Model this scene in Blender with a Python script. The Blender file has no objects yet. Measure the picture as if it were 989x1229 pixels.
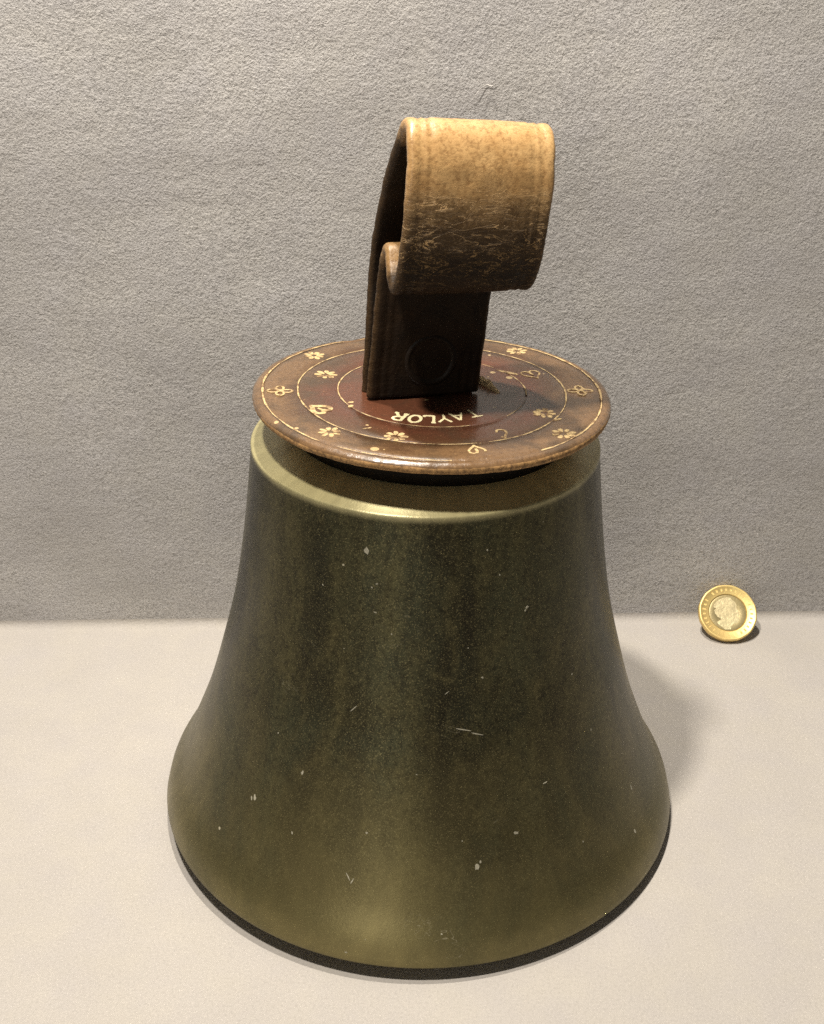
import bpy, bmesh, math, random
from mathutils import Vector, Matrix, noise

MM = 0.001
random.seed(7)
scene = bpy.context.scene
COL = scene.collection

# ------------------------------------------------------------------ camera
cam_d = bpy.data.cameras.new('camera')
cam_d.sensor_fit = 'HORIZONTAL'
cam_d.sensor_width = 36.0
cam_d.lens = 36.0 * 1485.9 / 989.0
cam_d.clip_start = 0.01
cam_d.clip_end = 50.0
cam = bpy.data.objects.new('camera', cam_d)
COL.objects.link(cam)
cam.matrix_world = (Matrix.Translation((0, -331.7 * MM, 278.5 * MM))
                    @ Matrix.Rotation(math.radians(90 - 27.6), 4, 'X')
                    @ Matrix.Rotation(math.radians(-0.25), 4, 'Z'))
scene.camera = cam

# ------------------------------------------------------------------ world (dim gallery)
world = bpy.data.worlds.new('World')
scene.world = world
world.use_nodes = True
bg = world.node_tree.nodes['Background']
bg.inputs['Color'].default_value = (1.0, 0.93, 0.84, 1)
bg.inputs['Strength'].default_value = 0.065

# ------------------------------------------------------------------ showcase lamps and an added fill
def lamp(name, kind, loc, power, size, color, target=(0, 0, 0.1), cone=None):
    d = bpy.data.lights.new(name, kind)
    d.energy = power
    d.color = color
    if kind == 'AREA':
        d.shape = 'DISK'
        d.size = size
    else:
        d.shadow_soft_size = size
    if kind == 'SPOT':
        d.spot_size = math.radians(cone)
        d.spot_blend = 0.6
    o = bpy.data.objects.new(name, d)
    COL.objects.link(o)
    o.location = loc
    o.rotation_euler = (Vector(target) - Vector(loc)).to_track_quat('-Z', 'Y').to_euler()
    return o

lamp('overhead_spot', 'SPOT', (-0.035, 0.045, 0.700), 15.5, 0.010, (1.0, 0.92, 0.80), (0, 0, 0.05), 95)
lamp('front_spot', 'SPOT', (-0.120, -0.135, 0.680), 19.0, 0.020, (1.0, 0.92, 0.81), (0, 0.03, 0.1), 100)
lamp('front_fill', 'AREA', (-0.46, -1.50, 0.60), 2.2, 0.75, (1.0, 0.92, 0.82), (0, 0, 0.1))  # added soft front fill, set low to draw a streak on the bell

scene.cycles.use_denoising = False
scene.view_settings.view_transform = 'Standard'
scene.view_settings.look = 'None'
scene.view_settings.gamma = 1.0
scene.view_settings.exposure = 0.0
scene.view_settings.use_curve_mapping = False

# ------------------------------------------------------------------ helpers
def link(name, me, mat=None, parent=None):
    o = bpy.data.objects.new(name, me)
    COL.objects.link(o)
    if mat:
        me.materials.append(mat)
    if parent:
        o.parent = parent
    return o

def mesh(name, verts, faces, smooth=True):
    me = bpy.data.meshes.new(name)
    me.from_pydata([tuple(v) for v in verts], [], faces)
    me.update()
    bm = bmesh.new(); bm.from_mesh(me)
    bmesh.ops.recalc_face_normals(bm, faces=bm.faces)
    bm.to_mesh(me); bm.free()
    if smooth:
        me.polygons.foreach_set('use_smooth', [True] * len(me.polygons))
    return me

def tag(o, label=None, cat=None, group=None, kind=None):
    if label: o['label'] = label
    if cat: o['category'] = cat
    if group: o['group'] = group
    if kind: o['kind'] = kind
    return o

def lathe(name, prof, segs=200, wob=None, closed=True):
    """closed profile of (r, z) revolved about z; wob(theta, r, z) -> (r, z)"""
    vs, fs = [], []
    n = len(prof)
    for i in range(segs):
        th = 2 * math.pi * i / segs
        c, s = math.cos(th), math.sin(th)
        for r, z in prof:
            if wob:
                r, z = wob(th, r, z)
            vs.append((r * c, r * s, z))
    for i in range(segs):
        a, b = i * n, ((i + 1) % segs) * n
        for k in range(n if closed else n - 1):
            k2 = (k + 1) % n
            fs.append((a + k, b + k, b + k2, a + k2))
    return mesh(name, vs, fs)

def spline(kx, ky, x):
    n = len(kx)
    if x <= kx[0]: return ky[0]
    if x >= kx[-1]: return ky[-1]
    i = max(k for k in range(n - 1) if kx[k] <= x)
    def m(j):
        if j == 0: return (ky[1] - ky[0]) / (kx[1] - kx[0])
        if j == n - 1: return (ky[-1] - ky[-2]) / (kx[-1] - kx[-2])
        return (ky[j + 1] - ky[j - 1]) / (kx[j + 1] - kx[j - 1])
    h = kx[i + 1] - kx[i]
    t = (x - kx[i]) / h
    return ((2*t**3 - 3*t*t + 1) * ky[i] + (t**3 - 2*t*t + t) * h * m(i)
            + (-2*t**3 + 3*t*t) * ky[i+1] + (t**3 - t*t) * h * m(i+1))

class NT:
    """small node-tree helper"""
    def __init__(self, name):
        self.m = bpy.data.materials.new(name)
        self.m.use_nodes = True
        self.t = self.m.node_tree
        self.b = self.t.nodes['Principled BSDF']
    def n(self, kind, **kw):
        nd = self.t.nodes.new(kind)
        for k, v in kw.items():
            if k.startswith('_'):
                setattr(nd, k[1:], v)
            else:
                key = int(k[1:]) if k[0] == 'i' and k[1:].isdigit() else k.replace('__', ' ')
                if hasattr(v, 'is_linked') or isinstance(v, bpy.types.NodeSocket):
                    self.t.links.new(v, nd.inputs[key])
                else:
                    nd.inputs[key].default_value = v
        return nd
    def l(self, a, b):
        self.t.links.new(a, b)
    def coord(self, which='Object'):
        return self.n('ShaderNodeTexCoord').outputs[which]
    def mapping(self, vec, scale=(1, 1, 1), loc=(0, 0, 0)):
        return self.n('ShaderNodeMapping', Vector=vec, Scale=scale, Location=loc).outputs[0]
    def noise(self, vec, scale, detail=4, rough=.55, dist=0):
        return self.n('ShaderNodeTexNoise', Vector=vec, Scale=scale, Detail=detail, Roughness=rough, Distortion=dist).outputs[0]
    def ramp(self, fac, stops):
        nd = self.n('ShaderNodeValToRGB', Fac=fac)
        e = nd.color_ramp.elements
        while len(e) > 1: e.remove(e[-1])
        for i, (p, c) in enumerate(stops):
            if isinstance(c, (int, float)): c = (c, c, c)
            el = e[0] if i == 0 else e.new(p)
            el.position = p
            el.color = (*c[:3], 1)
        return nd.outputs[0]
    def mix(self, fac, a, b, mode='MIX'):
        nd = self.n('ShaderNodeMix', _data_type='RGBA', _blend_type=mode)
        for sock, v in ((nd.inputs[0], fac), (nd.inputs[6], a), (nd.inputs[7], b)):
            if isinstance(v, bpy.types.NodeSocket): self.l(v, sock)
            elif isinstance(v, (int, float)): sock.default_value = v
            else: sock.default_value = (*v[:3], 1)
        return nd.outputs[2]
    def math(self, op, a, b=0.0, c=None):
        nd = self.n('ShaderNodeMath', _operation=op)
        for i, v in enumerate((a, b, c)):
            if v is None: continue
            if isinstance(v, bpy.types.NodeSocket): self.l(v, nd.inputs[i])
            else: nd.inputs[i].default_value = v
        return nd.outputs[0]
    def bump(self, h, strength, dist, normal=None):
        nd = self.n('ShaderNodeBump', Strength=strength, Distance=dist, Height=h)
        if normal is not None: self.l(normal, nd.inputs['Normal'])
        return nd.outputs[0]
    def out(self, **kw):
        for k, v in kw.items():
            s = self.b.inputs[k.replace('__', ' ')]
            if isinstance(v, bpy.types.NodeSocket): self.l(v, s)
            elif isinstance(v, tuple): s.default_value = (*v[:3], 1)
            else: s.default_value = v
        return self.m

# ------------------------------------------------------------------ materials
def fabric_mat(name, base, relief, coarse, blot):
    k = NT(name)
    co = k.coord()
    big = k.noise(k.mapping(co, (9, 9, 15)), 1, 5, .65)
    mid = k.noise(co, 55, 3, .6)
    fib = k.noise(co, 1250, 4, .72, .1)
    fine = k.noise(co, 2400, 2, .6)
    col = k.mix(k.ramp(big, [(.3, 0), (.7, 1)]), [c * (1 - blot) for c in base], [c * (1 + blot * .7) for c in base])
    col = k.mix(k.ramp(mid, [(.35, 0), (.7, .35)]), col, [base[0] * .88, base[1] * .89, base[2] * 1.0])
    col = k.mix(k.ramp(fib, [(.34, coarse), (.50, 0)]), col, [c * .50 for c in base])
    col = k.mix(k.ramp(fib, [(.56, 0), (.75, coarse * .9)]), col, [min(1, c * 1.4) for c in base])
    clump = k.noise(co, 420, 3, .6, .2)
    band = k.noise(k.mapping(co, (16, 16, 90)), 1, 4, .6)
    col = k.mix(k.ramp(band, [(.40, .0), (.70, blot * 2.0)]), col, [base[0] * .72, base[1] * .71, base[2] * .72])
    h = k.math('ADD', k.math('MULTIPLY', fib, 1.0), k.math('MULTIPLY', clump, .8))
    h = k.math('ADD', h, k.math('MULTIPLY', mid, 1.2))
    nb = k.bump(h, relief, 0.0012)
    k.out(Base__Color=col, Roughness=.95, Normal=nb)
    k.b.inputs['Specular IOR Level'].default_value = .15
    k.b.inputs['Sheen Weight'].default_value = .12
    return k.m

M_WALL = fabric_mat('wall_felt', (.568, .553, .535), .95, .8, .19)
M_TABLE = fabric_mat('table_felt', (.455, .428, .392), .32, .25, .07)

def bronze_mat():
    k = NT('patinated_bronze')
    co = k.coord()
    sx = k.n('ShaderNodeSeparateXYZ', i0=co)
    ang = k.math('ARCTAN2', sx.outputs[0], k.math('MULTIPLY', sx.outputs[1], -1.0))
    cyl = k.n('ShaderNodeCombineXYZ', i0=ang, i1=sx.outputs[2], i2=0.0).outputs[0]
    reflect_streak = k.noise(k.mapping(cyl, (3.6, 4.0, 1), (1.7, .3, 0)), 1, 3, .5, .2)  # soft upright reflections painted into the base colour
    rub = k.noise(k.mapping(cyl, (8.0, 70.0, 1), (5.1, .3, 2)), 1, 6, .72, .6)
    patch = k.noise(k.mapping(co, (26, 26, 15), (3, 1, 2)), 1, 6, .65, .5)
    fine = k.noise(co, 700, 4, .7)
    grit = k.noise(co, 2600, 2, .6)
    dark = (.027, .025, .013); olive = (.092, .083, .036); green = (.054, .062, .036)
    col = k.mix(k.ramp(reflect_streak, [(.38, 0), (.64, 1)]), dark, olive)
    col = k.mix(k.ramp(rub, [(.50, 0), (.66, .8)]), col, (.112, .098, .043))
    col = k.mix(k.ramp(rub, [(.32, .8), (.47, 0)]), col, (.022, .019, .011))
    col = k.mix(k.ramp(patch, [(.46, 0), (.66, .7)]), col, green)
    col = k.mix(k.ramp(fine, [(.36, .6), (.54, 0)]), col, (.012, .010, .005))
    col = k.mix(k.ramp(grit, [(.55, 0), (.70, .85)]), col, (.21, .185, .09))
    # brassier lip and shoulder: gold sheen and lit crescent painted into the colour
    z = k.n('ShaderNodeSeparateXYZ', i0=co).outputs[2]
    zn = k.math('ADD', z, k.math('MULTIPLY', k.math('SUBTRACT', patch, .5), .09))
    lip = k.ramp(k.math('MULTIPLY', zn, 1 / .14), [(0.0, .75), (.10, .48), (.25, .20), (.48, 0)])
    col = k.mix(lip, col, (.26, .22, .095))
    crown = k.ramp(k.math('MULTIPLY', z, 1 / .14), [(.915, 0), (.928, 1)])
    col = k.mix(k.math('MULTIPLY', crown, k.ramp(rub, [(.3, .6), (.65, .95)])), col, (.50, .45, .24))
    # pale pinprick specks
    v = k.n('ShaderNodeTexVoronoi', Vector=co, Scale=150.0)
    rnd = k.n('ShaderNodeSeparateColor', i0=v.outputs['Color'])
    spot = k.math('LESS_THAN', v.outputs['Distance'], k.math('MULTIPLY', rnd.outputs[0], .075))
    spot = k.math('MULTIPLY', spot, k.math('GREATER_THAN', rnd.outputs[1], .80))
    # hairline scratches = contour lines of stretched noise
    sc = k.noise(k.mapping(co, (60, 60, 150), (7, 3, 0)), 1, 3, .6, 1.2)
    line = k.ramp(k.math('ABSOLUTE', k.math('SUBTRACT', sc, .5)), [(0, 1), (.0035, 0)])
    gate = k.ramp(k.noise(co, 42, 3, .6), [(.60, 0), (.68, 1)])
    scr = k.math('MULTIPLY', line, gate)
    marks = k.math('MAXIMUM', spot, k.math('MULTIPLY', scr, .55))
    col = k.mix(marks, col, (.36, .33, .23))
    rough = k.ramp(patch, [(.3, .34), (.7, .44)])
    metal = k.math('MULTIPLY', k.math('SUBTRACT', 1.0, k.math('MAXIMUM', marks, k.math('MULTIPLY', crown, .55))), .80)
    h = k.math('ADD', k.math('MULTIPLY', fine, .5), k.math('MULTIPLY', grit, .3))
    return k.out(Base__Color=col, Metallic=metal, Roughness=rough, Normal=k.bump(h, .35, .00025), Coat__Weight=.08, Coat__Roughness=.30, Anisotropic=.75, Anisotropic__Rotation=.25, Tangent=k.n('ShaderNodeTangent', _direction_type='RADIAL', _axis='Z').outputs[0])
M_BRONZE = bronze_mat()

def plain(name, col, rough=.6, metal=0.0, bump=.3, scale=900, dist=.0003, var=.35):
    k = NT(name)
    co = k.coord()
    n1 = k.noise(co, scale, 4, .65)
    n2 = k.noise(co, scale * .11, 3, .6)
    c = k.mix(k.ramp(n1, [(.3, var), (.6, 0)]), col, [x * .45 for x in col])
    c = k.mix(k.ramp(n2, [(.45, 0), (.75, var)]), c, [min(1, x * 1.5) for x in col])
    return k.out(Base__Color=c, Roughness=rough, Metallic=metal, Normal=k.bump(n1, bump, dist))

def mark_mat():
    k = NT('worn_gilding')
    co = k.coord()
    a = k.noise(co, 330, 4, .7)
    b = k.noise(co, 1500, 3, .65)
    col = k.mix(k.ramp(b, [(.35, .6), (.6, 0)]), (.56, .42, .21), (.26, .16, .07))
    col = k.mix(k.ramp(a, [(.40, .9), (.50, 0)]), col, (.15, .082, .038))
    return k.out(Base__Color=col, Roughness=.6, Normal=k.bump(b, .5, .0003))
M_MARK = mark_mat()
M_LETTER = plain('letter_paint', (.80, .70, .42), .5, 0, .3, 1500, .0001, .25)
M_CHIP = plain('pale_chip', (.36, .34, .26), .5, 0, .3, 1500, .0002, .4)
M_DARK = plain('dark_leather', (.012, .009, .006), .6, 0, .6, 500, .0005, .5)
M_DARK.node_tree.nodes['Principled BSDF'].inputs['Specular IOR Level'].default_value = .15
M_STUD = plain('stud_leather', (.011, .007, .0045), .45, 0, .4, 700, .0004, .4)
M_STUD.node_tree.nodes['Principled BSDF'].inputs['Specular IOR Level'].default_value = .22
M_TORN = plain('torn_leather', (.46, .34, .18), .8, 0, .6, 900, .0006, .5)
M_GOLD = plain('nickel_brass', (.86, .64, .26), .46, .6, .35, 900, .0002, .2)
M_NICKEL = plain('dull_nickel', (.40, .33, .17), .45, .6, .3, 1100, .0002, .3)
M_HEAD = plain('bright_nickel', (.78, .67, .40), .42, .55, .45, 420, .0005, .3)
M_LINT = plain('white_fibre', (.75, .72, .68), .9, 0, .1)

def disc_mat():
    k = NT('polished_brown_leather')
    co = k.coord()
    sep = k.n('ShaderNodeSeparateXYZ', i0=co)
    r = k.math('SQRT', k.math('ADD', k.math('POWER', sep.outputs[0], 2.0), k.math('POWER', sep.outputs[1], 2.0)))
    n = k.noise(co, 45, 5, .65, .6)
    n2 = k.noise(co, 70, 4, .6, .3)
    fine = k.noise(co, 900, 4, .7)
    rr = k.math('ADD', k.math('MULTIPLY', r, 1 / .0513), k.math('MULTIPLY', k.math('SUBTRACT', n, .5), .5))
    col = k.ramp(rr, [(0, (.095, .036, .019)), (.55, (.105, .038, .020)), (.74, (.085, .044, .021)), (.84, (.150, .085, .040)), (1, (.165, .095, .045))])
    col = k.mix(k.ramp(n2, [(.50, 0), (.66, .8)]), col, (.055, .035, .019))
    col = k.mix(k.ramp(fine, [(.32, .55), (.5, 0)]), col, (.05, .026, .014))
    col = k.mix(k.ramp(fine, [(.62, 0), (.76, .5)]), col, (.40, .26, .12))
    # flecks where the surface is scuffed through
    v = k.n('ShaderNodeTexVoronoi', Vector=co, Scale=260.0)
    rnd = k.n('ShaderNodeSeparateColor', i0=v.outputs['Color'])
    fl = k.math('MULTIPLY', k.math('LESS_THAN', v.outputs['Distance'], k.math('MULTIPLY', rnd.outputs[0], .30)), k.math('GREATER_THAN', rnd.outputs[1], .90))
    col = k.mix(fl, col, (.50, .36, .18))
    # raw cut edge of the leather
    z = sep.outputs[2]
    edge = k.math('MULTIPLY', k.math('LESS_THAN', k.math('ADD', z, k.math('MULTIPLY', k.math('SUBTRACT', n, .5), .0016)), -.0012), 1.0)
    col = k.mix(edge, col, k.mix(k.ramp(fine, [(.35, 0), (.6, 1)]), (.15, .082, .032), (.42, .24, .092)))
    rough = k.math('ADD', k.ramp(n2, [(.35, .24), (.7, .40)]), k.math('MULTIPLY', edge, .45))
    h = k.math('ADD', k.math('MULTIPLY', fine, .6), k.math('MULTIPLY', n2, 2.0))
    return k.out(Base__Color=col, Roughness=rough, Normal=k.bump(h, .4, .0004), Coat__Weight=k.math('SUBTRACT', .7, k.math('MULTIPLY', edge, .7)), Coat__Roughness=.16)
M_DISC = disc_mat()

def strap_mat():
    k = NT('worn_strap_leather')
    uv = k.n('ShaderNodeUVMap', _uv_map='UVMap').outputs[0]
    s = k.n('ShaderNodeSeparateXYZ', i0=uv)
    u, v = s.outputs[0], s.outputs[1]                  # u across in cm, v = path fraction
    co = k.coord()
    n = k.noise(co, 110, 5, .65, .5)
    grain = k.noise(co, 800, 4, .7)
    fine = k.noise(co, 2200, 3, .6)
    cn = k.noise(k.mapping(co, (95, 95, 330), (2, 5, 1)), 1, 4, .62, .8)
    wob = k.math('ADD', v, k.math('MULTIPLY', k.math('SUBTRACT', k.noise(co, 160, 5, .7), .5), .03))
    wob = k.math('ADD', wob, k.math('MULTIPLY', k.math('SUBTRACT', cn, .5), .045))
    worn = k.ramp(wob, [(.0, 0), (.41, 0), (.445, .8), (.47, 1), (.515, 1), (.546, .72), (.570, .34), (.592, .12), (.635, 0), (.70, 0), (.73, .55), (.77, .45), (.80, 0)])  # wear tone that also paints the loop's lit top, shaded underside and lit curl
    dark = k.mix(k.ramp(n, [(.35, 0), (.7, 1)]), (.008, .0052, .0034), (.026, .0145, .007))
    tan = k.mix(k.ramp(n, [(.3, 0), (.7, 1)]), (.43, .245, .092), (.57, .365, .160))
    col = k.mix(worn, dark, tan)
    col = k.mix(k.ramp(grain, [(.34, .6), (.52, 0)]), col, k.mix(worn, (.016, .010, .006), (.18, .085, .030)))
    # cracked finish: contour lines of noise drawn out across the strap
    cl = k.ramp(k.math('ABSOLUTE', k.math('SUBTRACT', cn, .5)), [(0, 1), (.007, .7), (.014, 0)])
    zone = k.ramp(wob, [(.53, 0), (.555, .8), (.60, 1), (.635, .35), (.68, 0)])
    cn2 = k.noise(k.mapping(co, (190, 190, 620), (9, 4, 3)), 1, 4, .6, .9)
    cl2 = k.ramp(k.math('ABSOLUTE', k.math('SUBTRACT', cn2, .5)), [(0, .25), (.012, .15), (.02, 0)])
    crack = k.math('MULTIPLY', k.math('MAXIMUM', cl, cl2), zone)
    col = k.mix(k.math('MULTIPLY', crack, .9), col, (.58, .38, .18))
    # scuffed edges
    e = k.ramp(k.math('ABSOLUTE', k.math('SUBTRACT', u, .5)), [(.455, 0), (.5, 1)])
    e = k.math('MULTIPLY', e, k.ramp(fine, [(.3, .15), (.65, .75)]))
    col = k.mix(k.math('MULTIPLY', e, k.math('ADD', k.math('MULTIPLY', worn, .7), .25)), col, (.34, .20, .085))
    h = k.math('ADD', k.math('MULTIPLY', grain, .9), k.math('MULTIPLY', crack, 1.6))
    h = k.math('ADD', h, k.math('MULTIPLY', cn, .5))
    rough = k.math('ADD', k.math('MULTIPLY', k.math('SUBTRACT', 1.0, worn), .12), k.ramp(grain, [(.3, .30), (.7, .44)]))
    bs = k.math('SUBTRACT', .6, k.math('MULTIPLY', worn, .33))
    return k.out(Base__Color=col, Roughness=rough, Normal=k.bump(h, bs, .0006), Coat__Weight=k.math('MULTIPLY', worn, .35), Coat__Roughness=.28, Specular__IOR__Level=k.math('ADD', .15, k.math('MULTIPLY', worn, .35)))
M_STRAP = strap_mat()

# ------------------------------------------------------------------ setting: felt covered shelf and back wall
WY, WYAW, COVE = 102.0 * MM, math.radians(0.84), 3.4 * MM

def wall_y(x): return WY + x * math.tan(WYAW)

def build_setting():
    nx = 120
    xs = [-0.7 + 1.4 * i / (nx - 1) for i in range(nx)]
    cv = [(-COVE + COVE * math.sin(math.pi / 2 * k / 10), COVE - COVE * math.cos(math.pi / 2 * k / 10)) for k in range(11)]
    ys = [-0.9, -0.6, -0.4, -0.25, -0.15, -0.1, -0.05, 0.0, 0.03, 0.05, 0.07]
    vs, fs = [], []
    for x in xs:
        for y in ys:
            vs.append((x, y, 0.0))
        for dy, z in cv:
            vs.append((x, wall_y(x) + dy, z))
    m = len(ys) + len(cv)
    for i in range(nx - 1):
        for j in range(m - 1):
            fs.append((i*m+j, (i+1)*m+j, (i+1)*m+j+1, i*m+j+1))
    t = link('shelf', mesh('shelf', vs, fs), M_TABLE)
    tag(t, 'pale felt covered shelf the bell stands on', kind='structure')
    # wall with a soft fold at its foot
    prof = [(0, COVE)]
    for z in (.012, .02, .04, .07, .1, .15, .2, .25, .3, .4, .5, .7):
        prof.append((0, z))
    vs, fs = [], []
    m = len(prof)
    for x in xs:
        for dy, z in prof:
            y = wall_y(x) + dy
            if z > COVE:
                y += .0009 * min(1, (z - COVE) * 60) * noise.noise((x * 22, z * 22, 3.1))
            vs.append((x, y, z))
    for i in range(nx - 1):
        for j in range(m - 1):
            fs.append((i*m+j, (i+1)*m+j, (i+1)*m+j+1, i*m+j+1))
    w = link('wall', mesh('wall', vs, fs), M_WALL)
    tag(w, 'rough grey felt back wall of the display case', kind='structure')
build_setting()

# ------------------------------------------------------------------ handbell
bell = bpy.data.objects.new('handbell', None)
COL.objects.link(bell)
TILT = 0.0178
bell.location = (1.7 * MM, 0, 0)
bell.rotation_euler = (0, TILT, 0)
tag(bell, 'dark bronze handbell with round leather guard and looped leather strap handle', 'bell')
bell_M = Matrix.Translation(bell.location) @ Matrix.Rotation(TILT, 4, 'Y')

KZ = [5.3, 11.61, 19.9, 29.85, 43.12, 59.71, 79.61, 102.83, 127.5]
KR = [84.13, 82.3, 77.6, 73.2, 68.1, 63.1, 57.95, 54.0, 51.0]
def outer_r(z): return spline(KZ, KR, z)

def build_body():
    prof = [(77.5, 1.55), (79.5, 2.2), (82.6, 4.0), (83.8, 4.75)]
    z = 5.5
    while z < 127.0:
        prof.append((outer_r(z), z))
        z += 1.6
    prof += [(51.0, 127.4), (50.98, 129.3), (50.95, 129.7), (50.85, 129.95), (50.65, 130.12), (50.3, 130.22), (48.9, 130.7)]
    prof += [(47, 131.5), (44, 132.9), (41, 134.0), (36, 134.9), (28, 135.6), (20, 136), (10, 136.2), (.05, 136.2)]
    inner = [(.05, 126), (30, 125.5), (42, 124), (46, 120), (49.5, 100), (54.5, 75), (60, 54), (66, 34), (71, 18), (75.5, 4.0)]
    prof += inner
    prof = [(r * MM, z * MM) for r, z in prof]
    def wob(th, r, z):
        return r * (1 + .0007 * math.sin(3 * th + 1) + .0004 * math.sin(7 * th)), z
    return link('bell_body', lathe('bell_body', prof, 320, wob, True), M_BRONZE, bell)
body = build_body()

# pale chips, scratches and dust stuck to the metal: (angle, height, width mm, length mm, turn)
CHIPS = [(-107.6,119.3,1.7,2.3,.2),(-121.1,106.6,.5,.5,0),(-104.2,110.4,.8,.4,.3),(-133.6,37.2,1.0,2.2,.3),(-134.6,36.6,.6,1.3,.5),(-121.1,51.0,.7,1.3,-.3),
 (-67.7,37.5,1.5,.8,-.2),(-77.7,30.6,1.2,1.8,-.3),(-76.9,31.8,.6,.8,.3),(-28.6,29.2,.8,2.2,.1),(-33.3,18.7,.9,1.1,0),(-72.2,119.9,.55,.55,0),(-59.5,100.8,1.1,.6,.5),(-60.2,100.0,.6,.5,.1),
 (-78.0,92.5,.5,.5,0),(-74.1,83.4,.6,.6,0),(-44.2,75.1,.5,.6,0),(-40.0,55.7,.5,.6,0),(-105.6,109.2,.5,.5,0),(-104.4,102.2,.9,.3,-.3),(-99.4,96.6,.4,.4,0),
 (-108.7,73.7,.3,2.8,-.7),(-102.8,39.5,.6,.6,0),(-106.0,26.9,.35,2.2,.6),(-105.0,26.0,.4,1.6,-.4),(-100.6,27.4,.35,1.8,-.9),(-98.6,28.6,.35,1.4,-1.0),(-97.3,47.3,.4,.4,0),(-80.8,38.1,.4,.4,0),
 (-104.5,7.6,.9,.5,0),(-79.6,69.2,.3,4.6,1.30),(-76.2,67.6,.3,3.2,1.24),(-130.5,58.7,.5,.5,0),(-68.4,112.2,.4,.4,0),(-58.3,48.5,1.3,.3,.1),(-50.5,27.5,.5,.5,0),(-120.9,33.6,.4,1.1,.4),(-91.6,57.1,.4,.4,0),(-94.8,31.6,.5,.4,0),
 (-85.9,14.6,.5,.5,0),(-84.0,80.0,.3,1.8,-.9),(-113.0,90.0,.35,.35,0)]
def build_chips():
    for i, (ang, z, w, l, turn) in enumerate(CHIPS):
        a = math.radians(ang)
        r = outer_r(z)
        dr = (outer_r(z + .5) - outer_r(z - .5))
        nrm = Vector((math.cos(a), math.sin(a), -dr)).normalized()
        tx = Vector((-math.sin(a), math.cos(a), 0))
        tz = nrm.cross(tx)
        if tz.z < 0: tz = -tz
        P = Vector((r * math.cos(a), r * math.sin(a), z))
        k = 9
        top, bot = [], []
        c, s = math.cos(turn), math.sin(turn)
        for j in range(k):
            th = 2 * math.pi * j / k
            q = 1 + random.uniform(-.38, .30)
            x, y = .5 * w * q * math.cos(th), .5 * l * q * math.sin(th)
            x, y = c * x - s * y, s * x + c * y
            for lst, hgt in ((bot, -.12), (top, .05)):
                # follow the curve of the bell
                aa = a + x / r
                zz = z + y * tz.z
                rr = outer_r(zz) + hgt
                lst.append(Vector((rr * math.cos(aa), rr * math.sin(aa), zz)) * MM)
        vs = bot + top
        fs = [tuple(range(k, 2 * k))] + [(j, (j+1) % k, k + (j+1) % k, k + j) for j in range(k)]
        link('chip', mesh('chip', vs, fs, False), M_CHIP, body)
build_chips()

# ------------------------------------------------------------------ leather guard disc
DISC_T = 0.0374 - TILT
Dc = Vector((5.93, 0, 144.74)) * MM
disc_loc = bell_M.inverted() @ Dc

def place(o):
    o.location = disc_loc
    o.rotation_euler = (math.radians(-0.4), DISC_T, 0)

def build_disc():
    pr = [(.05, 0)] + [(r, 0) for r in (6, 12, 18, 24, 26.5)]
    def groove(rc, d=.22, w=.45): return [(rc - w, 0), (rc - w * .4, -d), (rc + w * .4, -d), (rc + w, 0)]
    pr += groove(27.0) + [(31, 0), (35, 0)] + groove(38.4) + [(42, 0), (45.5, 0.02)] + groove(48.3, .35, .6)
    pr += [(49.5, -.05), (50.2, -.3), (50.8, -.75), (51.15, -1.3), (51.2, -2.0), (51.0, -2.6), (50.5, -2.95), (49.2, -3.1)]
    pr += [(40, -3.2), (20, -3.3), (.05, -3.3)]
    prof = [(r * MM, z * MM) for r, z in pr]
    def wob(th, r, z):
        k = r / .0513
        r2 = r * (1 + k * (.006 * math.sin(2 * th + .6) + .003 * math.sin(5 * th) + .0022 * noise.noise((math.cos(th) * 6, math.sin(th) * 6, z * 900))))
        # shallow nick in the far left edge
        d = (th - math.radians(121)) / math.radians(4.5)
        if r > .047: r2 -= .0011 * math.exp(-d * d)
        z2 = z + k * k * MM * (.35 * math.sin(2 * th + 1.0) + .18 * math.sin(3 * th))
        if k > .955:
            f2 = noise.noise((math.cos(th) * 34, math.sin(th) * 34, z * 1400)) + .7 * noise.noise((math.cos(th) * 75, math.sin(th) * 75, z * 2500))
            r2 += .11 * MM * f2 * min(1, (k - .955) * 40)
        if k > .9: z2 += .12 * MM * noise.noise((math.cos(th) * 14, math.sin(th) * 14, 1.7))
        return r2, z2
    o = link('guard_disc', lathe('guard_disc', prof, 640, wob, True), M_DISC, bell)
    place(o)
    tag(o, 'brown leather disc stamped with flowers, hearts and letters')
    return o, wob
disc, disc_wob = build_disc()

def disc_z(x, y):
    r = math.hypot(x, y) * MM
    th = math.atan2(y, x)
    return disc_wob(th, r, 0)[1] / MM

# collar between guard and bell crown, widened and blackened to stand in for shade
col_prof = [(14, -3.25), (38, -3.25), (41, -5), (41.4, -8), (41.0, -10.9), (14, -10.9)]
collar = link('collar', lathe('collar', [(r * MM, z * MM) for r, z in col_prof], 96), M_DARK, bell)
place(collar)

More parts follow.
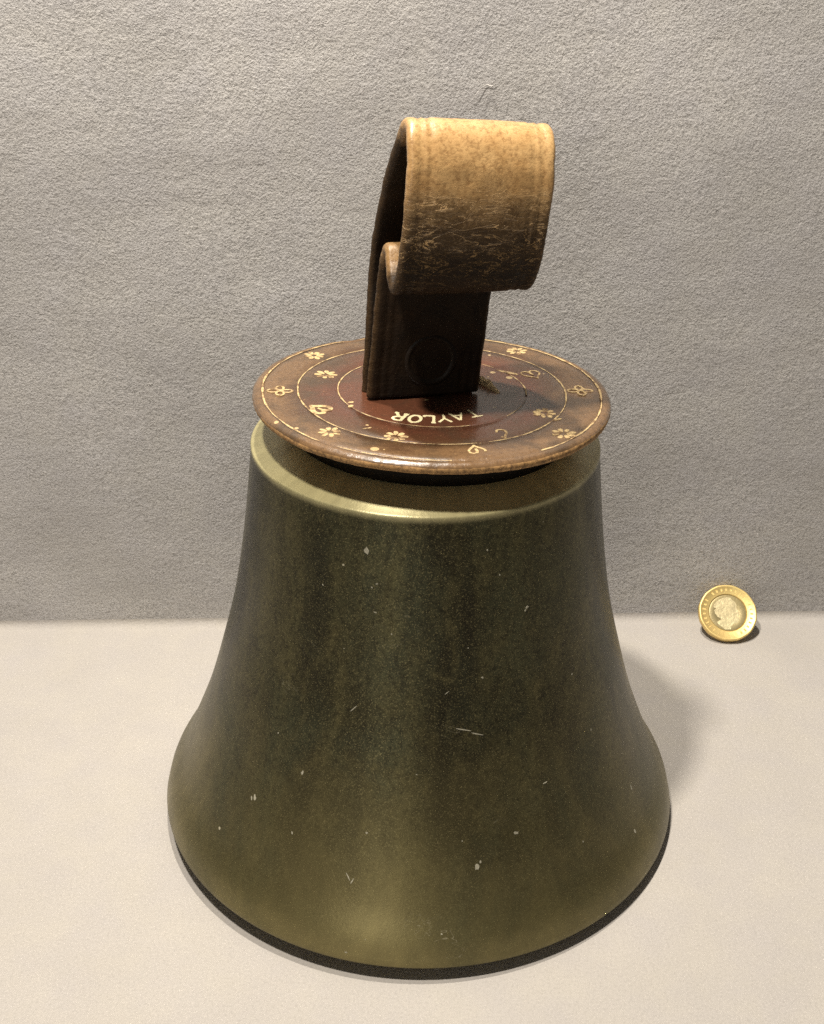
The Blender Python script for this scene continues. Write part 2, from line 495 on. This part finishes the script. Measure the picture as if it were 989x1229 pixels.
# ---- stamped ornaments: every one a thin proud piece on the leather
class Stamp:
    def __init__(self):
        self.v, self.f, self.h = [], [], .07
    def poly(self, pts, lift=0.0):
        n = len(pts); b = len(self.v)
        for hh in (-.15, self.h + lift):
            for x, y in pts: self.v.append((x, y, hh))
        self.f.append(tuple(b + n + i for i in range(n)))
        for i in range(n):
            j = (i + 1) % n
            self.f.append((b + i, b + j, b + n + j, b + n + i))
        self.h += .004
    def stroke(self, pts, w0, w1=None):
        w1 = w0 if w1 is None else w1
        n = len(pts)
        L, R = [], []
        for i, (x, y) in enumerate(pts):
            x0, y0 = pts[max(0, i-1)]; x1, y1 = pts[min(n-1, i+1)]
            dx, dy = x1 - x0, y1 - y0
            d = math.hypot(dx, dy) or 1
            w = (w0 + (w1 - w0) * i / (n - 1)) * .5 * random.uniform(.85, 1.15)
            L.append((x - dy / d * w, y + dx / d * w)); R.append((x + dy / d * w, y - dx / d * w))
        for i in range(n - 1):
            self.poly([L[i], L[i+1], R[i+1], R[i]])
    def petal(self, cx, cy, ang, l, w):
        pts = []
        for i in range(10):
            t = 2 * math.pi * i / 10
            x = l * .5 * math.cos(t); y = w * .5 * math.sin(t) * (1 + .3 * math.cos(t))
            q = random.uniform(.88, 1.1)
            pts.append((cx + q * (x * math.cos(ang) - y * math.sin(ang)), cy + q * (x * math.sin(ang) + y * math.cos(ang))))
        self.poly(pts)
    def build(self, name, mat, x, y, ang, sc=1.0):
        c, s = math.cos(ang), math.sin(ang)
        vs = []
        for a, b, h in self.v:
            X, Y = x + sc * (c * a - s * b), y + sc * (s * a + c * b)
            vs.append((X * MM, Y * MM, (disc_z(X, Y) + h) * MM))
        return link(name, mesh(name, vs, self.f, False), mat, disc)

def daisy(x, y, rot, size=3.4, worn=0):
    s = Stamp()
    for i in range(8):
        if i < worn: continue
        a = 2 * math.pi * i / 8 + .2
        l = size * random.uniform(.62, .86)
        q = random.uniform(.54, .66)
        s.petal(math.cos(a) * size * q, math.sin(a) * size * q, a + random.uniform(-.15, .15), l, size * random.uniform(.34, .46))
    s.build('flower_stamp', M_MARK, x, y, rot)

def quatrefoil(x, y, rot, size=3.6):
    s = Stamp()
    for i in range(4):
        a = math.pi / 2 * i
        pts = []
        for j in range(15):
            t = 2 * math.pi * j / 14
            px = size * .58 + size * .42 * math.cos(t); py = size * .30 * math.sin(t)
            pts.append((px * math.cos(a) - py * math.sin(a), px * math.sin(a) + py * math.cos(a)))
        s.stroke(pts, .62)
    s.petal(0, 0, 0, 1.1, 1.1)
    s.build('flower_stamp', M_MARK, x, y, rot)

def heart(x, y, rot, size=3.2, w=.75, holes=True, part=1.0):
    s = Stamp()
    pts = []
    n = 28
    for j in range(int(n * part) + 1):
        t = 2 * math.pi * j / n
        hx = 16 * math.sin(t) ** 3
        hy = 13 * math.cos(t) - 5 * math.cos(2*t) - 2 * math.cos(3*t) - math.cos(4*t)
        pts.append((hx / 16 * size * .85, hy / 16 * size))
    s.stroke(pts, w)
    if holes:
        s.stroke([(0, size * .35), (0.05, -size * .25)], .7)
    s.build('heart_stamp', M_MARK, x, y, rot)

def leaf(x, y, rot, l=4.2, w=1.1):
    s = Stamp()
    s.poly([(-l, -.05), (-l * .3, w * .45), (l * .7, w * .5), (l, 0), (l * .4, -w * .45), (-l * .4, -w * .4)])
    s.build('leaf_stamp', M_MARK, x, y, rot)

def rad(x, y): return math.atan2(y, x) - math.pi / 2
for (x, y) in ((-35.6, 25.1), (-27.5, -32.6), (34.8, -28.5), (27, 34.6), (-31.1, 9.1), (30.8, -14.8), (-10.1, -34.1)):
    daisy(x, y, rad(x, y) + random.uniform(-.2, .2), 3.5 if y > -30 or x > -5 else 3.3)
quatrefoil(-43.2, -5.2, 0.1)
quatrefoil(42.9, 1.9, .1)
heart(-31.1, -17.3, rad(-31.1, -17.3) + math.pi / 2 + .4, 3.2, 1.35)
heart(29.9, 14.3, rad(29.9, 14.3) + math.pi / 2, 3.4, .55, True)
heart(17.3, -30.0, rad(17.3, -30) + math.pi, 3.0, .6, False, .62)
heart(10.8, -41.0, rad(10.4, -40.6), 2.6, .7, True, .8)
leaf(22.6, 15.6, -.55, 4.0, 1.5)
leaf(-22.8, -14.4, .9, 1.1, 1.4)
leaf(-22.9, -11.6, .3, 1.0, 1.1)
leaf(34.0, -19.2, .5, 1.6, .9)
leaf(-17.8, -29.3, .4, 1.4, .7)

# scored circles, wavering in width and worn away in places
def scored(rad_mm, w, gaps, seed):
    segs = 360
    vs, fs, ok = [], [], []
    for i in range(segs):
        th = 2 * math.pi * i / segs
        nz = noise.noise((math.cos(th) * 9 + seed, math.sin(th) * 9, seed * 1.7))
        ww = w * max(.12, .85 + .9 * nz + .5 * noise.noise((math.cos(th) * 30 + seed, math.sin(th) * 30, seed)))
        rr = rad_mm + .12 * noise.noise((math.cos(th) * 3, math.sin(th) * 3, seed))
        deg = math.degrees(th)
        good = True
        for a, b in gaps:
            if a <= deg <= b: good = False
        ok.append(good)
        for r in (rr - ww / 2, rr + ww / 2):
            x, y = r * math.cos(th), r * math.sin(th)
            R_, Z_ = disc_wob(th, r * MM, 0)
            vs.append((R_ * math.cos(th), R_ * math.sin(th), Z_ + .045 * MM))
    for i in range(segs):
        j = (i + 1) % segs
        if ok[i] and ok[j]:
            fs.append((2*i, 2*i+1, 2*j+1, 2*j))
    link('scored_circle', mesh('scored_circle', vs, fs), M_MARK, disc)
scored(48.4, .52, [(118, 124), (276, 304), (233, 238)], 1.3)
scored(38.4, .42, [(288, 291), (100, 103)], 2.9)
scored(27.0, .34, [(292, 318), (30, 45), (95, 110), (350, 354)], 4.4)

# ---- maker's letters, stamped round the foot of the handle
GL = {
 'T': ([[(-.5, 1), (.45, 1)], [(-.02, 1), (.02, 0)]], .30),
 'A': ([[(-.5, 0), (-.02, 1)], [(0, 1), (.5, 0)], [(-.28, .36), (.28, .36)]], .34),
 'Y': ([[(-.5, 1), (0, .5)], [(.5, 1), (0, .48)], [(0, .5), (0, 0)]], .36),
 'L': ([[(-.35, 1), (-.33, 0)], [(-.36, .04), (.42, .04)], [(-.52, .98), (-.16, .98)], [(.40, .0), (.42, .22)]], .46),
 'O': ([[(.46 * math.sin(t * math.pi / 8), .5 + .5 * math.cos(t * math.pi / 8)) for t in range(17)]], .46),
 'R': ([[(-.36, 0), (-.34, 1)], [(-.36, .98), (.15, .98), (.38, .84), (.38, .66), (.15, .5), (-.32, .48)], [(.02, .5), (.45, 0)], [(-.55, .02), (-.16, .02)], [(.28, .02), (.60, .02)]], .46),
}
LETTERS = [('T', 10.9, -16.6), ('A', 6.7, -19.3), ('Y', 3.0, -21.0), ('L', -1.1, -21.8), ('O', -5.0, -22.0), ('R', -9.3, -20.8)]
for ch, x, y in LETTERS:
    strokes, w = GL[ch]
    s = Stamp()
    H_, W_ = 4.9, 3.5
    for st in strokes:
        s.stroke([(a * W_, (b - .5) * H_) for a, b in st], w * 2.0, w * 1.75)
    a = math.atan2(y - 4.0, x)          # direction in which the tops point
    s.build('letter', M_LETTER, x, y, a - math.pi / 2)

# ------------------------------------------------------------------ leather strap handle
YAW = math.radians(14)

PATH = [(2.2, -.2), (2.8, 10), (4.4, 22), (5.8, 32), (5.2, 41.0), (1.8, 50.4), (-3.6, 60), (-10.0, 67.8), (-14.8, 73.0), (-18.6, 74.6), (-22.2, 72.4),
        (-24.8, 66), (-25.8, 57.5), (-25.2, 49.5), (-22.8, 42.3), (-18.4, 37.7), (-13.6, 39.8), (-9.9, 43.9), (-6.8, 42.6), (-5.0, 37.5), (-4.4, 30), (-4.3, 18), (-4.2, 8), (-4.2, .9)]

def catmull(P, n):
    pts = []
    for i in range(len(P) - 1):
        p0 = P[max(0, i-1)]; p1 = P[i]; p2 = P[i+1]; p3 = P[min(len(P)-1, i+2)]
        for k in range(24):
            t = k / 24
            pts.append(tuple(.5 * (2*p1[d] + (p2[d]-p0[d])*t + (2*p0[d]-5*p1[d]+4*p2[d]-p3[d])*t*t + (3*p1[d]-p0[d]-3*p2[d]+p3[d])*t**3) for d in (0, 1)))
    pts.append(P[-1])
    L = [0]
    for a, b in zip(pts, pts[1:]): L.append(L[-1] + math.dist(a, b))
    out = []
    j = 0
    for i in range(n):
        s = L[-1] * i / (n - 1)
        while j < len(L) - 2 and L[j+1] < s: j += 1
        t = (s - L[j]) / (L[j+1] - L[j])
        out.append((pts[j][0] + t * (pts[j+1][0] - pts[j][0]), pts[j][1] + t * (pts[j+1][1] - pts[j][1])))
    return out, L[-1]

def sstep(a, b, x):
    t = max(0, min(1, (x - a) / (b - a)))
    return t * t * (3 - 2 * t)

def build_strap():
    NS = 300
    pts, total = catmull(PATH, NS)
    TH = 3.5
    # cross-section: outer face, rounded edge, inner face, rounded edge ; (u in -1..1, n offset, is_outer)
    NO = 46
    verts, faces, uvs = [], [], []
    ring = None
    for i, (y, z) in enumerate(pts):
        y0, z0 = pts[max(0, i-1)]; y1, z1 = pts[min(NS-1, i+1)]
        ty, tz = y1 - y0, z1 - z0
        d = math.hypot(ty, tz); ty /= d; tz /= d
        ny, nz = tz, -ty
        f = i / (NS - 1)
        loop = sstep(.16, .34, f) * (1 - sstep(.70, .80, f))
        left = -20.3 - loop * .2
        right = 12.3 + loop * 5.2 - 1.6 * max(0, 1 - abs(f - .165) / .165)
        # ragged edge
        left += .28 * noise.noise((f * 40, 1.1, 0)) + .12 * noise.noise((f * 150, 4.1, 0))
        right += .28 * noise.noise((f * 40, 7.7, 0)) + .12 * noise.noise((f * 150, 9.1, 0))
        c, hw = (left + right) / 2, (right - left) / 2
        th = TH * (1 + .06 * noise.noise((f * 30, 3, 5))) * (.85 + .15 * loop)
        sec = []
        er = 1.2
        for k in range(NO):
            x = -hw + er + (2 * hw - 2 * er) * k / (NO - 1)
            off = th / 2
            for gd, gw, dep in ((3.4, .5, .42), (5.6, .5, .36)):
                for e in (x + hw - gd, hw - gd - x):
                    off -= dep * math.exp(-(e / gw) ** 2)
            off += .16 * noise.noise((x * .22, f * 46, 2.0)) + .06 * noise.noise((x * .9, f * 190, 8.0))
            # gentle crown across the width
            off += .25 * (1 - (x / hw) ** 2)
            sec.append((x, off))
        for k in range(1, 8):
            a = math.pi / 2 - math.pi * k / 8
            sec.append((hw - er + er * math.cos(a), th / 2 * math.sin(a)))
        for k in range(12):
            sec.append((hw - er - (2 * hw - 2 * er) * k / 11, -th / 2))
        for k in range(1, 8):
            a = -math.pi / 2 - math.pi * k / 8
            sec.append((-hw + er + er * math.cos(a), th / 2 * math.sin(a)))
        n = len(sec)
        for x, off in sec:
            zz = z + nz * off
            zz += sstep(42, 76, z) * (1.5 - (c + x) / 19 * 1.0) - 2.6 * loop * (1 - sstep(40, 58, z)) * (1 if .4 < f < .72 else 0) * (1 - sstep(.66, .72, f))
            verts.append(((c + x + .07 * z) * MM, (y + ny * off) * MM, zz * MM))
            uvs.append(((x / hw + 1) / 2, f))
        if i:
            a, b = (i - 1) * n, i * n
            for k in range(n):
                k2 = (k + 1) % n
                faces.append((a + k, b + k, b + k2, a + k2))
    faces.append(tuple(range(n)))
    faces.append(tuple((NS - 1) * n + k for k in reversed(range(n))))
    me = bpy.data.meshes.new('handle_strap')
    me.from_pydata(verts, [], faces)
    bm = bmesh.new(); bm.from_mesh(me)
    bmesh.ops.recalc_face_normals(bm, faces=bm.faces)
    lay = bm.loops.layers.uv.new('UVMap')
    bm.verts.ensure_lookup_table()
    for fc in bm.faces:
        fc.smooth = True
        for lp in fc.loops: lp[lay].uv = uvs[lp.vert.index]
    bm.to_mesh(me); bm.free()
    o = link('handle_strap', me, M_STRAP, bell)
    o.location = disc_loc
    o.rotation_euler = (Matrix.Rotation(DISC_T, 3, 'Y') @ Matrix.Rotation(math.radians(-0.4), 3, 'X') @ Matrix.Rotation(YAW, 3, 'Z')).to_euler()
    tag(o, 'cracked brown leather strap folded into a loop')
    return o
strap = build_strap()

# packing between the two plies of the stem
def box_bevel(name, x0, x1, y0, y1, z0, z1, mat, parent, bev):
    bm = bmesh.new()
    bmesh.ops.create_cube(bm, size=1)
    for v in bm.verts:
        v.co = Vector((x0 + (v.co.x + .5) * (x1 - x0), y0 + (v.co.y + .5) * (y1 - y0), z0 + (v.co.z + .5) * (z1 - z0))) * MM
    bmesh.ops.bevel(bm, geom=bm.edges[:], offset=bev * MM, segments=3, affect='EDGES')
    me = bpy.data.meshes.new(name)
    bm.to_mesh(me); bm.free()
    me.polygons.foreach_set('use_smooth', [True] * len(me.polygons))
    return link(name, me, mat, parent)
box_bevel('stem_packing', -17.2, 11.4, -3.0, 1.4, -.6, 30, M_DARK, strap, .8)

# round stud pressed through the stem
def build_stud():
    pr = [(.02, .1), (.08, .1), (.6, .1), (3.0, .1), (5.4, -.05), (6.0, .15), (6.5, .5), (7.0, .45), (7.6, .05), (8.4, -.6), (.05, -.6)]
    me = lathe('stud', [(r * MM, z * MM) for r, z in pr], 48)
    o = link('stud', me, M_STUD, strap)
    o.location = Vector((-2.4, -5.85, 11.2)) * MM
    o.rotation_euler = (math.radians(90), 0, 0)
build_stud()

# torn leather lip beside the foot of the stem
def build_lip():
    vs, fs = [], []
    n = 30
    for i in range(n):
        t = i / (n - 1)
        x = 12.6 + 5.4 * math.sin(t * 1.5) + .3 * noise.noise((t * 9, 0, 2))
        y = 7.5 - 13.5 * t
        h = 2.3 * math.sin(math.pi * (.1 + .88 * t)) * (1 + .4 * noise.noise((t * 9, 3, 1)))
        w = .8 + .5 * noise.noise((t * 11, 6, 1))
        for dx, hz in ((-w, -.3), (-w * .7, h * .7), (-.1, h), (w * .6, h * .75), (w * 1.4, -.3)):
            vs.append(((x + dx) * MM, y * MM, hz * MM))
        if i:
            for k in range(4):
                a = (i - 1) * 5 + k
                fs.append((a, a + 5, a + 6, a + 1))
    link('torn_lip', mesh('torn_lip', vs, fs), M_TORN, strap)
build_lip()

# ------------------------------------------------------------------ coin
def build_coin():
    a = math.radians(42)
    R, T = 11.72, 2.8
    coin = bpy.data.objects.new('coin', None)
    COL.objects.link(coin)
    cx = 127.7
    by = wall_y(cx * MM) / MM - 2 * R * math.cos(a) - .25
    base = Vector((cx, by + R * math.cos(a), R * math.sin(a) + .1))
    coin.location = base * MM
    coin.rotation_euler = (a, 0, WYAW)
    tag(coin, 'two tone gold and silver coin leaning against the felt wall', 'coin')
    def ring(prof, segs, name, mat, poly=True):
        vs, fs = [], []
        n = len(prof)
        for i in range(segs):
            th = 2 * math.pi * i / segs
            # softened twelve-sided outline
            ph = ((th + math.pi / 12) % (math.pi / 6)) - math.pi / 12
            k = .3 * (math.cos(math.pi / 12) / math.cos(ph)) / .983 + .7
            for r, z, p in prof:
                rr = r * (1 + (k - 1) * p)
                vs.append((rr * math.cos(th) * MM, rr * math.sin(th) * MM, z * MM))
        for i in range(segs):
            j = (i + 1) % segs
            for q in range(n):
                q2 = (q + 1) % n
                fs.append((i*n+q, j*n+q, j*n+q2, i*n+q2))
        return link(name, mesh(name, vs, fs), mat, coin)
    ri = 7.75
    ring([(ri, .3, 0), (R - .5, .0, 1), (R, .3, 1), (R, T - .3, 1), (R - .25, T, 1), (R - .8, T, 1), (R - 1.05, T - .28, 1), (ri + .35, T - .3, 0), (ri, T - .42, 0)], 144, 'rim_ring', M_GOLD)
    core = ring([(.05, .25, 0), (ri - .02, .25, 0), (ri - .02, T - .72, 0), (ri - .5, T - .62, 0), (.05, T - .6, 0)], 96, 'core', M_NICKEL)
    # portrait in relief, traced as an outline and domed
    out = [(330,438),(342,405),(372,372),(410,350),(450,332),(492,326),(528,334),(545,360),(574,384),(586,418),(580,448),(598,488),(610,526),(594,546),(602,572),(590,596),(572,618),(534,628),(508,648),(494,688),(432,690),(408,662),(380,645),(350,606),(408,572),(368,548),(342,508),(336,470),(362,452)]
    pts = [((x - 482) / 305 * R * .97, -(y - 503) / 305 * R * .97) for x, y in out]
    bm = bmesh.new()
    vv = [bm.verts.new((x * MM, y * MM, (T - .62) * MM)) for x, y in pts]
    f = bm.faces.new(vv)
    if f.normal.z < 0: f.normal_flip()
    bmesh.ops.recalc_face_normals(bm, faces=[f])
    bm.normal_update()
    if f.normal.z < 0: f.normal_flip()
    for thick, dep in ((.12, .28), (.35, .18), (.5, .12)):
        res = bmesh.ops.inset_region(bm, faces=[f], thickness=thick * MM, depth=dep * MM)
        bm.normal_update()
    bmesh.ops.triangulate(bm, faces=bm.faces[:])
    me = bpy.data.meshes.new('portrait')
    bm.to_mesh(me); bm.free()
    link('portrait', me, M_HEAD, core)
    # worn raised marks round the ring
    for i in range(26):
        th = math.radians(-62 + i * 11.6)
        if i in (8, 17): continue
        rr = 9.55
        bm = bmesh.new()
        bmesh.ops.create_cube(bm, size=1)
        w, h = random.uniform(.35, .75), random.uniform(.9, 1.25)
        for v in bm.verts:
            x, y = v.co.x * w, v.co.y * h
            v.co = Vector((rr * math.cos(th) + x * -math.sin(th) + y * math.cos(th), rr * math.sin(th) + x * math.cos(th) + y * math.sin(th), T - .33 + (v.co.z + .5) * .05)) * MM
        bmesh.ops.bevel(bm, geom=bm.edges[:], offset=.06 * MM, segments=1, affect='EDGES')
        me = bpy.data.meshes.new('raised_mark')
        bm.to_mesh(me); bm.free()
        link('raised_mark', me, M_GOLD, coin)
build_coin()

# ------------------------------------------------------------------ stray white fibre caught on the felt
def build_lint():
    P = [(0, 0), (2.0, 3.0), (4.4, 4.6), (6.4, 4.2), (7.4, 5.6)]
    pts, _ = catmull(P, 26)
    x0, z0 = 21.0, 208.5
    vs, fs = [], []
    for i, (x, z) in enumerate(pts):
        yy = wall_y((x0 + x) * MM) / MM - 1.0 - .5 * math.sin(i * .25)
        for k in range(6):
            t = 2 * math.pi * k / 6
            vs.append(((x0 + x + .13 * math.cos(t)) * MM, (yy + .13 * math.sin(t)) * MM, (z0 + z + .1 * math.cos(t)) * MM))
        if i:
            for k in range(6):
                a, b = (i - 1) * 6, i * 6
                fs.append((a + k, b + k, b + (k + 1) % 6, a + (k + 1) % 6))
    o = link('lint_fibre', mesh('lint_fibre', vs, fs), M_LINT)
    tag(o, 'thin white stray fibre clinging to the wall above the handle', 'fibre')
build_lint()
